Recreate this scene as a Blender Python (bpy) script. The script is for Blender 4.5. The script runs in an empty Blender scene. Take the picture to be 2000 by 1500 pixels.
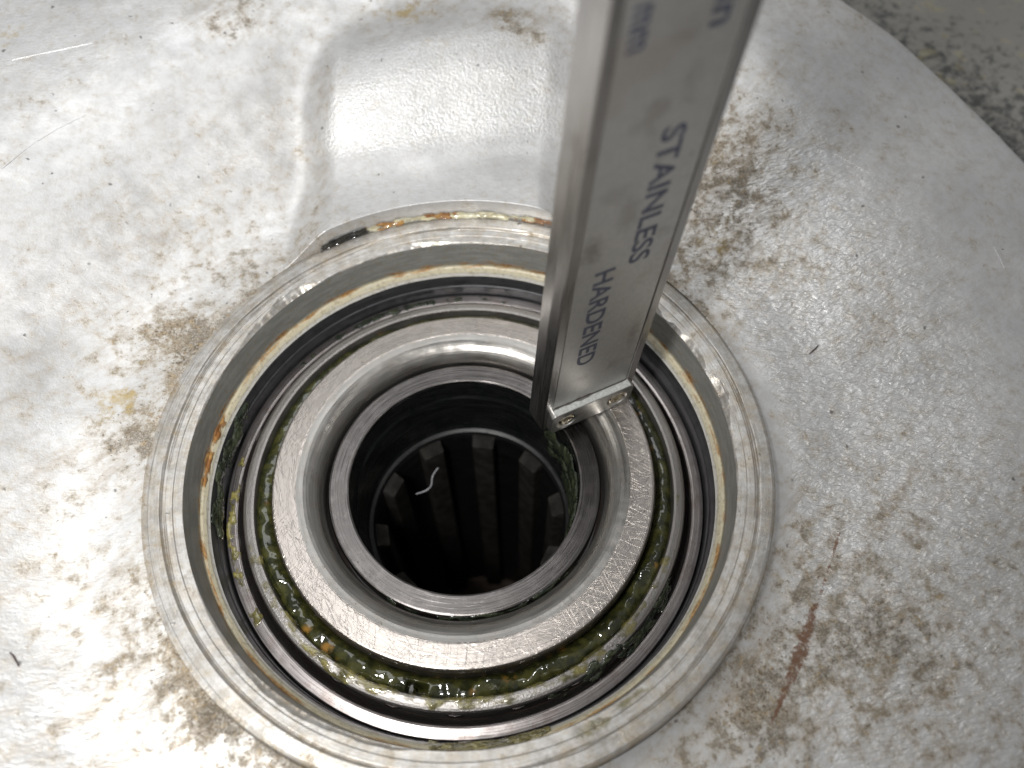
import bpy, bmesh, math, random
import numpy as np
from mathutils import Vector, Matrix

random.seed(7)
MM = 0.001
sc = bpy.context.scene
col = sc.collection

# ------------------------------------------------------------------ camera
CAM = np.array([0.0, -52.985, 108.478])
FW = Vector((0.0731664, 0.50404355, -0.86057351))
RT = Vector((0.98800457, -0.15429318, -0.00636987))
UP = Vector((0.13599132, 0.84978451, 0.50928641))
cam = bpy.data.cameras.new('camera')
cam.sensor_width = 36.0
cam.lens = 36.0 * 1600 / 2000
cam.clip_start = 0.005
cam.clip_end = 20
cam.dof.use_dof = True
cam.dof.focus_distance = 0.121
cam.dof.aperture_fstop = 16.0
cam_o = bpy.data.objects.new('camera', cam)
m = Matrix((RT, UP, -FW)).transposed().to_4x4()
m.translation = Vector(CAM) * MM
cam_o.matrix_world = m
col.objects.link(cam_o)
sc.camera = cam_o

# ------------------------------------------------------------------ light
w = bpy.data.worlds.new('World')
sc.world = w
w.use_nodes = True
bg = w.node_tree.nodes['Background']
bg.inputs[0].default_value = (0.985, 0.99, 1.0, 1)
bg.inputs[1].default_value = 0.30


def aim(o, loc, tgt):
    o.location = Vector(loc) * MM
    o.rotation_euler = (Vector(tgt) - Vector(loc)).to_track_quat('-Z', 'Y').to_euler()


# the little flash of the camera, a few centimetres left of the lens
fl = bpy.data.lights.new('camera_flash', 'SPOT')
fl.energy = 0.84
fl.color = (1.0, 0.99, 0.975)
fl.shadow_soft_size = 0.009
fl.spot_size = math.radians(150)
fl.spot_blend = 1.0
fl_o = bpy.data.objects.new('camera_flash', fl)
aim(fl_o, (-36, -46, 108), (-50, 96, 0))
col.objects.link(fl_o)
# soft light of the room from above
rm = bpy.data.lights.new('room_light', 'AREA')
rm.energy = 0.66
rm.shape = 'RECTANGLE'
rm.size, rm.size_y = 0.34, 0.22
rm.color = (0.97, 0.985, 1.0)
rm_o = bpy.data.objects.new('room_light', rm)
aim(rm_o, (-50, 190, 500), (0, 0, 0))
col.objects.link(rm_o)

sc.view_settings.view_transform = 'Standard'
sc.view_settings.look = 'None'
sc.view_settings.exposure = 0.0
sc.view_settings.gamma = 1.0
sc.render.engine = 'CYCLES'
sc.cycles.use_denoising = True
sc.cycles.max_bounces = 8
sc.cycles.sample_clamp_indirect = 4.0


# ------------------------------------------------------------------ numpy noise
def _h(ix, iy, iz, seed):
    n = (ix * 374761393 + iy * 668265263 + iz * 2147483647 + seed * 974634777) & 0xFFFFFFFF
    n = ((n ^ (n >> 13)) * 1274126177) & 0xFFFFFFFF
    n = ((n ^ (n >> 16)) * 2246822519) & 0xFFFFFFFF
    return ((n ^ (n >> 15)) & 0xFFFF) / 65535.0


def vnoise(x, y, z, seed=0):
    x, y, z = np.broadcast_arrays(np.asarray(x, float), np.asarray(y, float), np.asarray(z, float))
    fx, fy, fz = np.floor(x), np.floor(y), np.floor(z)
    ix, iy, iz = fx.astype(np.int64), fy.astype(np.int64), fz.astype(np.int64)
    tx, ty, tz = x - fx, y - fy, z - fz
    tx, ty, tz = [t * t * t * (t * (t * 6 - 15) + 10) for t in (tx, ty, tz)]
    out = 0
    for dx in (0, 1):
        for dy in (0, 1):
            for dz in (0, 1):
                wgt = (tx if dx else 1 - tx) * (ty if dy else 1 - ty) * (tz if dz else 1 - tz)
                out = out + wgt * _h(ix + dx, iy + dy, iz + dz, seed)
    return out


def fbm(x, y, z=0.0, octaves=4, seed=0, gain=0.5):
    a, s, t = 1.0, 0.0, 0.0
    for o in range(octaves):
        s = s + a * vnoise(np.asarray(x) * 2 ** o + 17.3 * o, np.asarray(y) * 2 ** o - 9.1 * o, np.asarray(z) * 2.0 ** o + 3.7 * o, seed + o)
        t += a
        a *= gain
    return s / t


def sstep(a, b, x):
    t = np.clip((np.asarray(x) - a) / (b - a), 0, 1)
    return t * t * (3 - 2 * t)


def angwin(th, a0, a1, soft):
    """1 inside the degrees a0..a1, soft borders"""
    d = (np.degrees(th) - (a0 + a1) / 2 + 180) % 360 - 180
    return 1 - sstep((a1 - a0) / 2 - soft, (a1 - a0) / 2 + soft, np.abs(d))


# ------------------------------------------------------------------ node helper
class NT:
    def __init__(s, name):
        s.m = bpy.data.materials.new(name)
        s.m.use_nodes = True
        s.t = s.m.node_tree
        s.b = s.t.nodes['Principled BSDF']
        tc = s.t.nodes.new('ShaderNodeTexCoord')
        s.P = s.vscale(tc.outputs['Object'], 1000)
        sep = s.t.nodes.new('ShaderNodeSeparateXYZ')
        s.l(s.P, sep.inputs[0])
        s.x, s.y, s.z = sep.outputs

    def l(s, a, b):
        s.t.links.new(a, b)

    def put(s, inp, v):
        if isinstance(v, bpy.types.NodeSocket):
            s.l(v, inp)
        else:
            inp.default_value = v

    def vscale(s, v, k):
        n = s.t.nodes.new('ShaderNodeVectorMath')
        n.operation = 'SCALE'
        s.l(v, n.inputs[0])
        n.inputs['Scale'].default_value = k
        return n.outputs[0]

    def vmul(s, v, k):
        n = s.t.nodes.new('ShaderNodeVectorMath')
        n.operation = 'MULTIPLY'
        s.l(v, n.inputs[0])
        n.inputs[1].default_value = k
        return n.outputs[0]

    def vadd(s, a, b):
        n = s.t.nodes.new('ShaderNodeVectorMath')
        n.operation = 'ADD'
        s.put(n.inputs[0], a)
        s.put(n.inputs[1], b)
        return n.outputs[0]

    def comb(s, x, y, z):
        n = s.t.nodes.new('ShaderNodeCombineXYZ')
        for i, v in enumerate((x, y, z)):
            s.put(n.inputs[i], v)
        return n.outputs[0]

    def ma(s, op, a, b=0.0, c=0.0, clamp=False):
        n = s.t.nodes.new('ShaderNodeMath')
        n.operation = op
        n.use_clamp = clamp
        for i, v in enumerate((a, b, c)):
            s.put(n.inputs[i], v)
        return n.outputs[0]

    def ss(s, x, a, b, lo=0.0, hi=1.0):
        n = s.t.nodes.new('ShaderNodeMapRange')
        n.interpolation_type = 'SMOOTHSTEP'
        for i, v in enumerate((x, a, b, lo, hi)):
            s.put(n.inputs[i], v)
        return n.outputs[0]

    def noise(s, sc_, detail=4.0, rough=0.55, v=None, dist=0.0):
        n = s.t.nodes.new('ShaderNodeTexNoise')
        s.l(v if v is not None else s.P, n.inputs['Vector'])
        n.inputs['Scale'].default_value = sc_
        n.inputs['Detail'].default_value = detail
        n.inputs['Roughness'].default_value = rough
        n.inputs['Distortion'].default_value = dist
        return n.outputs['Fac']

    def vor(s, sc_, v=None, feat='F1', rnd=1.0):
        n = s.t.nodes.new('ShaderNodeTexVoronoi')
        n.feature = feat
        s.l(v if v is not None else s.P, n.inputs['Vector'])
        n.inputs['Scale'].default_value = sc_
        n.inputs['Randomness'].default_value = rnd
        return n.outputs['Distance']

    def mix(s, f, a, b):
        n = s.t.nodes.new('ShaderNodeMix')
        n.data_type = 'RGBA'
        s.put(n.inputs[0], f)
        for i, v in ((6, a), (7, b)):
            s.put(n.inputs[i], (*v, 1) if isinstance(v, tuple) else v)
        return n.outputs[2]

    def bump(s, h, strength=0.3, dist=0.1, prev=None):
        n = s.t.nodes.new('ShaderNodeBump')
        n.inputs['Strength'].default_value = strength
        n.inputs['Distance'].default_value = dist * MM
        s.l(h, n.inputs['Height'])
        if prev is not None:
            s.l(prev, n.inputs['Normal'])
        return n.outputs[0]

    def attr(s, name):
        n = s.t.nodes.new('ShaderNodeAttribute')
        n.attribute_name = name
        return n.outputs['Fac']

    def polar(s):
        r = s.ma('SQRT', s.ma('ADD', s.ma('MULTIPLY', s.x, s.x), s.ma('MULTIPLY', s.y, s.y)))
        return r, s.ma('DIVIDE', s.x, r), s.ma('DIVIDE', s.y, r)

    def out(s, base=None, rough=None, metal=None, normal=None, **kw):
        for k, v in (('Base Color', base), ('Roughness', rough), ('Metallic', metal), ('Normal', normal)):
            if v is not None:
                s.put(s.b.inputs[k], (*v, 1) if isinstance(v, tuple) else v)
        for k, v in kw.items():
            s.put(s.b.inputs[k.replace('_', ' ')], v)
        return s.m


MAT = {}


def mat_casting(boss=False):
    n = NT('machined_aluminium' if boss else 'cast_aluminium')
    if boss:
        r, cx, cy = n.polar()
        v = n.comb(n.ma('MULTIPLY', r, 5.0), n.ma('MULTIPLY', cx, 4.0), n.ma('MULTIPLY', cy, 4.0))
        rings = n.noise(1.0, 5, 0.65, v=v)
        line = n.ma('MULTIPLY', n.ss(r, 42.1, 42.6), n.ss(r, 43.4, 42.9))
        edge = n.ma('MAXIMUM', n.ss(r, 44.6, 45.3), n.ma('MULTIPLY', line, 0.55))
        dirt = n.ma('ADD', 0.34, n.ma('MULTIPLY', edge, 0.35))
        rust, ochre, grain = n.ma('MULTIPLY', r, 0.0), n.ss(n.y, -30.0, -46.0, 0.0, 0.15), n.ma('MULTIPLY', r, 0.0)
    else:
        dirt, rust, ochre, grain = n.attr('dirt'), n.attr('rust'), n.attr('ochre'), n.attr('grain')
        leather = n.attr('leather')
    low = n.noise(0.045, 3)
    mid = n.noise(0.16, 5, 0.6)
    blot = n.noise(0.42, 7, 0.68, dist=0.15)
    spk = n.noise(1.25, 6, 0.7)
    spk2 = n.noise(2.6, 3, 0.6, v=n.vadd(n.P, (31.0, 12.0, 4.0)))
    # blotches of old brown dirt, some deepening the caliper's shadow
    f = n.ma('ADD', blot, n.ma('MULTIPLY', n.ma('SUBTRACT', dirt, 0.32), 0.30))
    f = n.ma('ADD', f, n.ma('MULTIPLY', n.ma('SUBTRACT', mid, 0.5), 0.30))
    f = n.ma('ADD', f, n.ma('MULTIPLY', n.ma('SUBTRACT', spk, 0.5), 0.35))
    gran = n.noise(3.2, 4, 0.7)
    m1 = n.ma('MULTIPLY', n.ss(f, 0.60, 0.80), n.ss(gran, 0.30, 0.56, 0.35, 1.0))
    veil = n.ss(f, 0.44, 0.72)
    smr = n.noise(1.0, 5, 0.65, v=n.comb(n.ma('MULTIPLY', n.ma('ADD', n.x, n.ma('MULTIPLY', n.y, 0.8)), 0.05), n.ma('MULTIPLY', n.ma('SUBTRACT', n.y, n.ma('MULTIPLY', n.x, 0.8)), 0.30), 3.0))
    wipe = n.ma('MULTIPLY', n.ss(smr, 0.50, 0.68), n.ss(dirt, 0.15, 0.75, 0.12, 0.75))
    # small dark specks
    g = n.ma('ADD', n.ma('MULTIPLY', spk2, 0.62), n.ma('MULTIPLY', spk, 0.38))
    g = n.ma('ADD', g, n.ma('MULTIPLY', n.ma('SUBTRACT', dirt, 0.35), 0.13))
    m2 = n.ss(g, 0.635, 0.71)
    vs = n.vor(0.34)
    m3 = n.ma('MULTIPLY', n.ss(vs, 0.17, 0.06), n.ss(n.noise(0.9, 2, v=n.vadd(n.P, (5.0, 70.0, 0.0))), 0.56, 0.62))
    alu = n.mix(n.ss(low, 0.35, 0.65), (0.60, 0.60, 0.595), (0.70, 0.695, 0.685))
    alu = n.mix(n.ma('MULTIPLY', n.ss(n.noise(0.8, 6, 0.7), 0.42, 0.66), 0.30), alu, (0.45, 0.435, 0.41))
    if boss:
        alu = n.mix(n.ss(n.ma('ADD', n.ma('MULTIPLY', rings, 0.35), n.ma('MULTIPLY', n.noise(0.55, 7, 0.72), 0.65)), 0.38, 0.62, 0.45, 1.0), alu, (0.30, 0.28, 0.25))
    hue = n.noise(0.11, 3, v=n.vadd(n.P, (9.0, 3.0, 40.0)))
    stain = n.mix(n.ss(hue, 0.36, 0.62), (0.20, 0.145, 0.075), (0.12, 0.098, 0.066))
    stain = n.mix(n.ss(n.noise(1.1, 4), 0.52, 0.7), stain, (0.30, 0.20, 0.075))
    c = n.mix(n.ma('MULTIPLY', veil, 0.42), alu, (0.44, 0.365, 0.26))
    c = n.mix(n.ma('MULTIPLY', wipe, 0.6), c, (0.33, 0.26, 0.18))
    c = n.mix(n.ma('MULTIPLY', m1, 0.82), c, stain)
    c = n.mix(n.ma('MULTIPLY', m2, 0.75), c, (0.095, 0.07, 0.042))
    c = n.mix(n.ma('MULTIPLY', m3, 0.75), c, (0.045, 0.04, 0.035))
    ro = n.ss(n.ma('ADD', rust, n.ma('MULTIPLY', n.ma('SUBTRACT', spk, 0.5), 1.5)), 0.42, 0.72)
    c = n.mix(n.ma('MULTIPLY', ro, 0.85), c, (0.16, 0.072, 0.035))
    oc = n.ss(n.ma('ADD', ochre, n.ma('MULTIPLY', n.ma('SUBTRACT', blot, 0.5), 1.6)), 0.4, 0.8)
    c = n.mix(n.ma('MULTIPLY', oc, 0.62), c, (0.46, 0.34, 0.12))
    anyd = n.ma('MAXIMUM', n.ma('MAXIMUM', m1, m2), n.ma('MAXIMUM', ro, m3))
    metal = n.ma('SUBTRACT', 0.68 if boss else 0.60, n.ma('MULTIPLY', anyd, 0.36))
    rough = n.ma('ADD', n.ss(n.noise(0.3, 4), 0.3, 0.7, 0.34 if boss else 0.38, 0.46 if boss else 0.52), n.ma('MULTIPLY', anyd, 0.2))
    # relief: leathery skin of the casting, sparkling grain on the lug, file marks
    vv = n.vadd(n.P, n.vscale(n.comb(n.noise(0.5, 2), n.noise(0.53, 2), 0.0), 1.3))
    lea = n.noise(1.15, 3, 0.5, v=n.vmul(vv, (0.8, 1.7, 1.0)))
    fine = n.noise(3.4, 3, 0.6)
    pit = n.ss(n.noise(2.0, 4, 0.6, v=n.vadd(n.P, (3.0, 8.0, 2.0))), 0.34, 0.68)
    dk = n.ma('MULTIPLY', n.ss(n.noise(1.5, 4, 0.7, v=n.vadd(n.P, (13.0, 1.0, 5.0))), 0.60, 0.70), n.ss(grain, 0.3, 0.9))
    c = n.mix(n.ma('MULTIPLY', dk, 0.55), c, (0.20, 0.185, 0.155))
    h = n.ma('ADD', n.ma('MULTIPLY', lea, 0.45), n.ma('MULTIPLY', fine, 0.40))
    nb = n.bump(h, 0.40, 0.15)
    if boss:
        nb = n.bump(rings, 0.12, 0.06, nb)
    else:
        nb = n.bump(n.ma('MULTIPLY', n.noise(1.05, 2, 0.5, v=n.vmul(vv, (0.65, 2.0, 1.0))), leather), 0.9, 0.42, nb)
    nb = n.bump(n.ma('MULTIPLY', pit, grain), 0.45, 0.12, nb)
    scr = n.noise(1.0, 3, 0.6, v=n.vmul(n.P, (0.9, 5.0, 1.0)))
    nb = n.bump(n.ma('MULTIPLY', scr, n.ss(low, 0.45, 0.6)), 0.25, 0.10, nb)
    nb = n.bump(anyd, 0.25, 0.12, nb)
    return n.out(c, rough, metal, nb)


def mat_turned(name, base, dark, rough=0.3, ring=9.0, bstr=0.35, cross=0.0, stain=None, stain_amt=0.5, metal=1.0, dirtcol=(0.08, 0.07, 0.055), grit=0.12):
    """machined steel or aluminium: concentric tool marks, scuffs, dirt"""
    n = NT(name)
    r, cx, cy = n.polar()
    v = n.comb(n.ma('MULTIPLY', r, ring), n.ma('MULTIPLY', cx, 3.0), n.ma('ADD', n.ma('MULTIPLY', cy, 3.0), n.ma('MULTIPLY', n.z, ring)))
    rings = n.noise(1.0, 5, 0.65, v=v)
    sm = n.noise(0.5, 5, 0.62)
    fine = n.noise(2.8, 4, 0.65)
    c = n.mix(n.ss(rings, 0.32, 0.68), dark, base)
    c = n.mix(n.ma('MULTIPLY', n.ss(sm, 0.46, 0.7), stain_amt), c, stain or dark)
    sp = n.ss(n.ma('ADD', n.ma('MULTIPLY', fine, 0.7), n.ma('MULTIPLY', sm, 0.3)), 0.60, 0.67)
    c = n.mix(n.ma('MULTIPLY', sp, 0.8), c, dirtcol)
    rg = n.ma('ADD', n.ss(rings, 0.3, 0.7, rough * 0.75, rough * 1.3), n.ma('MULTIPLY', sp, 0.25))
    h = rings
    nb = n.bump(h, bstr, 0.06)
    if cross:
        k = None
        for q, (deg, off) in enumerate(((12, 0), (48, 31), (82, 63), (118, 17), (155, 49))):
            ca, sa = math.cos(math.radians(deg)), math.sin(math.radians(deg))
            al = n.ma('ADD', n.ma('MULTIPLY', n.x, ca), n.ma('MULTIPLY', n.y, sa))
            ac = n.ma('ADD', n.ma('MULTIPLY', n.x, -sa), n.ma('MULTIPLY', n.y, ca))
            ac = n.ma('ADD', ac, n.ma('MULTIPLY', n.ma('MULTIPLY', al, al), 0.012))
            a = n.noise(1.0, 2, 0.5, v=n.comb(n.ma('MULTIPLY', al, 0.16), n.ma('MULTIPLY', ac, 4.2), float(off)))
            a = n.ss(a, 0.60, 0.67)
            k = a if k is None else n.ma('MAXIMUM', k, a)
        c = n.mix(n.ma('MULTIPLY', k, 0.35), c, tuple(min(1, x * 1.35) for x in base))
        nb = n.bump(k, cross, 0.07, nb)
    nb = n.bump(n.noise(4.0, 3, 0.6) if grit > 0.2 else fine, grit, 0.10 if grit > 0.2 else 0.06, nb)
    return n.out(c, rg, metal, nb)


def mat_bore():
    """wall and shoulder of the bore: dull grey, with orange rust and yellow old grease in the corner"""
    n = NT('bore_wall_rusted')
    r, cx, cy = n.polar()
    v = n.comb(n.ma('MULTIPLY', cx, 9.0), n.ma('MULTIPLY', cy, 9.0), n.ma('MULTIPLY', n.z, 1.3))
    pat = n.noise(1.0, 5, 0.6, v=v)
    pat2 = n.noise(2.3, 4, 0.6, v=n.vadd(v, (7.0, 2.0, 5.0)))
    fine = n.noise(2.0, 4, 0.6)
    c = n.mix(n.ss(pat, 0.35, 0.65), (0.25, 0.255, 0.24), (0.33, 0.33, 0.31))
    corner = n.ma('MULTIPLY', n.ss(n.z, -4.3, -5.5), n.ss(n.z, -7.2, -6.2))
    yel = n.ss(n.ma('ADD', corner, n.ma('MULTIPLY', n.ma('SUBTRACT', pat2, 0.5), 1.2)), 0.55, 1.0)
    c = n.mix(n.ss(n.z, -5.1, -5.6), c, (0.56, 0.545, 0.50))
    c = n.mix(n.ma('MULTIPLY', yel, 0.55), c, (0.56, 0.48, 0.26))
    c = n.mix(n.ma('MULTIPLY', n.ss(n.noise(1.3, 5, 0.7), 0.48, 0.66), 0.55), c, (0.27, 0.235, 0.15))
    wall = n.ma('MULTIPLY', n.ss(n.z, -3.2, -5.0), n.ss(n.z, -6.3, -5.6))
    rs = n.ss(n.ma('ADD', wall, n.ma('MULTIPLY', n.ma('SUBTRACT', pat, 0.55), 3.0)), 0.70, 1.25)
    c = n.mix(n.ma('MULTIPLY', rs, 0.9), c, n.mix(n.ss(fine, 0.4, 0.6), (0.26, 0.12, 0.035), (0.42, 0.24, 0.08)))
    sp = n.ss(n.ma('ADD', n.ma('MULTIPLY', fine, 0.6), n.ma('MULTIPLY', pat2, 0.4)), 0.61, 0.67)
    c = n.mix(n.ma('MULTIPLY', sp, 0.7), c, (0.13, 0.09, 0.05))
    nb = n.bump(fine, 0.25, 0.08)
    nb = n.bump(n.ma('MAXIMUM', yel, rs), 0.4, 0.12, nb)
    return n.out(c, 0.40, n.ss(n.z, -5.0, -5.6, 0.5, 0.08), nb)


def mat_grease(name, a, b, dots=(0.34, 0.17, 0.03), dot_amt=0.6, rough=0.10, trans=0.0, dot_scale=0.22, film=0.0):
    n = NT(name)
    p = n.noise(0.5, 4, 0.6)
    q = n.vor(dot_scale)
    q2 = n.noise(0.6, 3)
    c = n.mix(n.ss(p, 0.38, 0.66), a, b)
    d = n.ma('MULTIPLY', n.ss(q, 0.30, 0.08), n.ss(q2, 0.46, 0.58))
    c = n.mix(n.ma('MULTIPLY', d, dot_amt), c, dots)
    nb = n.bump(n.noise(0.8, 2, 0.5), 0.35, 0.35)
    m_ = n.out(c, rough, 0.0, nb)
    if film:
        n.l(n.ss(n.ma('ADD', n.attr('thick'), n.ma('MULTIPLY', n.ma('SUBTRACT', n.noise(2.2, 4, 0.65), 0.5), 0.12)), 0.0, film), n.b.inputs['Alpha'])
    n.b.inputs['Transmission Weight'].default_value = trans
    n.b.inputs['IOR'].default_value = 1.46
    n.b.inputs['Coat Weight'].default_value = 0.5
    n.b.inputs['Coat Roughness'].default_value = 0.04
    return m_


def mat_beam():
    n = NT('brushed_stainless')
    br = n.noise(1.0, 4, 0.6, v=n.vmul(n.P, (6.0, 6.0, 0.12)))
    sm = n.noise(0.14, 4, 0.6)
    c = n.mix(n.ss(br, 0.3, 0.7), (0.34, 0.33, 0.325), (0.44, 0.43, 0.42))
    c = n.mix(n.ma('MULTIPLY', n.ss(sm, 0.5, 0.72), 0.5), c, (0.26, 0.24, 0.22))
    return n.out(c, n.ss(br, 0.3, 0.7, 0.26, 0.38), 1.0, n.bump(br, 0.12, 0.05))


def mat_panel():
    n = NT('satin_back_panel')
    sm = n.noise(0.20, 5, 0.6)
    sm2 = n.noise(0.11, 3, 0.5, v=n.vadd(n.P, (22.0, 4.0, 9.0)))
    fine = n.noise(3.0, 4, 0.6, v=n.vmul(n.P, (1.0, 1.0, 0.5)))
    c = n.mix(n.ss(fine, 0.3, 0.7), (0.42, 0.415, 0.40), (0.48, 0.475, 0.46))
    c = n.mix(n.ma('MULTIPLY', n.ss(sm, 0.56, 0.70), 0.35), c, (0.22, 0.185, 0.16))
    c = n.mix(n.ma('MULTIPLY', n.ss(sm2, 0.56, 0.72), 0.35), c, (0.36, 0.30, 0.26))
    for (su, sl, ru, rl, k) in ((3.4, 44.5, 1.5, 3.0, 0.8), (7.2, 49.0, 1.6, 3.5, 0.55), (13.0, 21.0, 1.0, 5.0, 0.6), (5.2, 53.0, 2.5, 2.0, 0.35), (10.5, 66.0, 1.5, 3.0, 0.25)):
        dx = n.ma('DIVIDE', n.ma('SUBTRACT', n.x, su), ru)
        dz = n.ma('DIVIDE', n.ma('SUBTRACT', n.z, sl), rl)
        d2 = n.ma('ADD', n.ma('MULTIPLY', dx, dx), n.ma('MULTIPLY', dz, dz))
        d2 = n.ma('ADD', d2, n.ma('MULTIPLY', n.ma('SUBTRACT', n.noise(0.7, 5, 0.65), 0.5), 3.0))
        c = n.mix(n.ma('MULTIPLY', n.ss(d2, 1.3, -0.6), k * 0.75), c, (0.16, 0.13, 0.11))
    return n.out(c, 0.42, 0.86, n.bump(fine, 0.12, 0.05))


def simple(name, c, rough=0.5, metal=0.0, sc_=1.5, var=0.25, bstr=0.2):
    n = NT(name)
    p = n.noise(sc_, 5, 0.6)
    d = tuple(x * (1 - var) for x in c)
    u = tuple(min(1, x * (1 + var)) for x in c)
    return n.out(n.mix(n.ss(p, 0.35, 0.65), d, u), rough, metal, n.bump(p, bstr, 0.1))


def mat_flange():
    n = NT('rough_speckled_flange')
    a = n.noise(0.33, 6, 0.7)
    b = n.noise(0.9, 5, 0.7)
    f = n.ma('ADD', n.ma('MULTIPLY', a, 0.6), n.ma('MULTIPLY', b, 0.4))
    r, cx, cy = n.polar()
    f = n.ma('ADD', f, n.ss(r, 175.0, 128.0, -0.08, 0.05))
    c = n.mix(n.ss(f, 0.46, 0.60), (0.29, 0.28, 0.255), (0.085, 0.085, 0.08))
    c = n.mix(n.ma('MULTIPLY', n.ss(n.noise(0.2, 3), 0.55, 0.7), 0.5), c, (0.40, 0.36, 0.22))
    return n.out(c, 0.7, 0.1, n.bump(f, 0.6, 0.6))


def mat_pebble():
    return simple('pinkish_stone', (0.42, 0.27, 0.22), 0.8, 0, 0.3, 0.35, 0.3)


# ------------------------------------------------------------------ mesh helpers
def mesh_obj(name, V, F, mat, parent=None, smooth=True, attrs=None, kind=None):
    me = bpy.data.meshes.new(name)
    V = np.asarray(V, float) * MM
    me.from_pydata(V.tolist(), [], F if isinstance(F, list) else F.tolist())
    me.validate()
    if smooth:
        me.shade_smooth()
    for k, v in (attrs or {}).items():
        a = me.attributes.new(k, 'FLOAT', 'POINT')
        a.data.foreach_set('value', np.asarray(v, np.float32).ravel())
    me.materials.append(mat)
    o = bpy.data.objects.new(name, me)
    col.objects.link(o)
    if parent:
        o.parent = parent
    if kind:
        o['kind'] = kind
    return o


def grid_faces(nu, nv, wrap_u=False, flip=False):
    U = np.arange(nu if wrap_u else nu - 1)
    W = np.arange(nv - 1)
    uu, ww = np.meshgrid(U, W, indexing='ij')
    u2 = (uu + 1) % nu
    q = np.stack([uu * nv + ww, u2 * nv + ww, u2 * nv + ww + 1, uu * nv + ww + 1], -1).reshape(-1, 4)
    return q[:, ::-1] if flip else q


def dense(profile, step=0.25):
    """profile [(r, z)...] resampled with points every `step` mm, corners kept with a tiny round"""
    pts = [np.array(p, float) for p in profile]
    out = [pts[0]]
    for a, b in zip(pts[:-1], pts[1:]):
        L = np.linalg.norm(b - a)
        k = max(1, int(math.ceil(L / step)))
        # extra points close to both ends keep edges crisp under smooth shading
        ts = set(np.linspace(0, 1, k + 1)[1:])
        e = min(0.3, 0.05 / L)
        ts |= {e, 1 - e}
        out += [a + (b - a) * t for t in sorted(ts)]
    return np.array(out)


def revolve(name, profile, mat, parent=None, n=480, disp=None, step=0.3, th0=0, th1=360, kind=None):
    """surface of revolution; profile runs so that its left-hand side is outside"""
    pr = dense(profile, step)
    full = abs(th1 - th0 - 360) < 1e-6
    th = np.radians(np.linspace(th0, th1, n, endpoint=not full))
    T, R = np.meshgrid(th, pr[:, 0], indexing='ij')
    Z = np.broadcast_to(pr[:, 1], T.shape).copy()
    R = R.copy()
    if disp:
        R, Z = disp(T, R, Z)
    V = np.stack([R * np.cos(T), R * np.sin(T), Z], -1).reshape(-1, 3)
    return mesh_obj(name, V, grid_faces(len(th), len(pr), full), mat, parent, kind=kind)


def empty(name, label, cat, group=None):
    o = bpy.data.objects.new(name, None)
    o.empty_display_size = 0.01
    col.objects.link(o)
    o['label'] = label
    o['category'] = cat
    if group:
        o['group'] = group
    return o


def tag(o, label, cat, group=None):
    o['label'] = label
    o['category'] = cat
    if group:
        o['group'] = group
    return o


def smear(name, profile, a0, a1, mat, amp=0.5, freq=0.35, seed=0, bias=0.35, parent=None, step=0.12, soft=0.25, th_freq=None, outward=1):
    """a blob or film of grease lying on a surface of revolution between two angles"""
    pr = dense(profile, step)
    d = np.gradient(pr, axis=0)
    nn = np.stack([-d[:, 1], d[:, 0]], -1)
    nn /= np.linalg.norm(nn, axis=1, keepdims=True) + 1e-9
    nn *= outward
    L = np.concatenate([[0], np.cumsum(np.linalg.norm(np.diff(pr, axis=0), axis=1))])
    rm_ = pr[:, 0].mean()
    na = max(24, int(math.radians(a1 - a0) * rm_ / (step * 1.3)))
    th = np.radians(np.linspace(a0, a1, na))
    T, S = np.meshgrid(th, L, indexing='ij')
    ws = np.clip(np.sin(np.pi * S / L[-1]), 0, 1) ** 0.6
    q = (T - th[0]) / (th[-1] - th[0])
    wa = np.clip(np.sin(np.pi * q), 0, 1) ** 0.45
    tf = th_freq or freq
    nz = fbm(np.cos(T) * rm_ * tf, np.sin(T) * rm_ * tf, S * freq * 1.5 + seed * 7.7, 5, seed, 0.55)
    h = ws * wa * 0.9 - bias - 0.42 + (nz - 0.5) * 2.6
    h = np.where(h > 0, amp * 0.7 * np.sqrt(np.clip(h, 0, None)), h * 0.6)
    h = np.clip(h, -0.16, None)
    R = pr[:, 0][None] + nn[:, 0][None] * h
    Z = pr[:, 1][None] + nn[:, 1][None] * h
    V = np.stack([R * np.cos(T), R * np.sin(T), Z], -1).reshape(-1, 3)
    return mesh_obj(name, V, grid_faces(len(th), len(pr)), mat, parent, attrs=dict(thick=h))


def tube(name, pts, rad, mat, parent=None, seg=6):
    pts = [Vector(p) for p in pts]
    V, F = [], []
    k = len(pts)
    for i, p in enumerate(pts):
        t = (pts[min(i + 1, k - 1)] - pts[max(i - 1, 0)]).normalized()
        a = t.orthogonal().normalized()
        if abs(t.z) < 0.9:
            a = Vector((0, 0, 1)) - t * t.z
            a.normalize()
        b = t.cross(a)
        rr = rad * (0.35 if i in (0, k - 1) else 0.7 + 0.9 * float(vnoise(i * 0.45, rad * 31, 0.5, 5)))
        for s in range(seg):
            an = 2 * math.pi * s / seg
            V.append(p + a * math.cos(an) * rr + b * math.sin(an) * rr)
    for i in range(k - 1):
        for s in range(seg):
            F.append([i * seg + s, i * seg + (s + 1) % seg, (i + 1) * seg + (s + 1) % seg, (i + 1) * seg + s])
    F.append(list(range(seg))[::-1])
    F.append([(k - 1) * seg + s for s in range(seg)])
    return mesh_obj(name, [tuple(v) for v in V], F, mat, parent)


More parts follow.
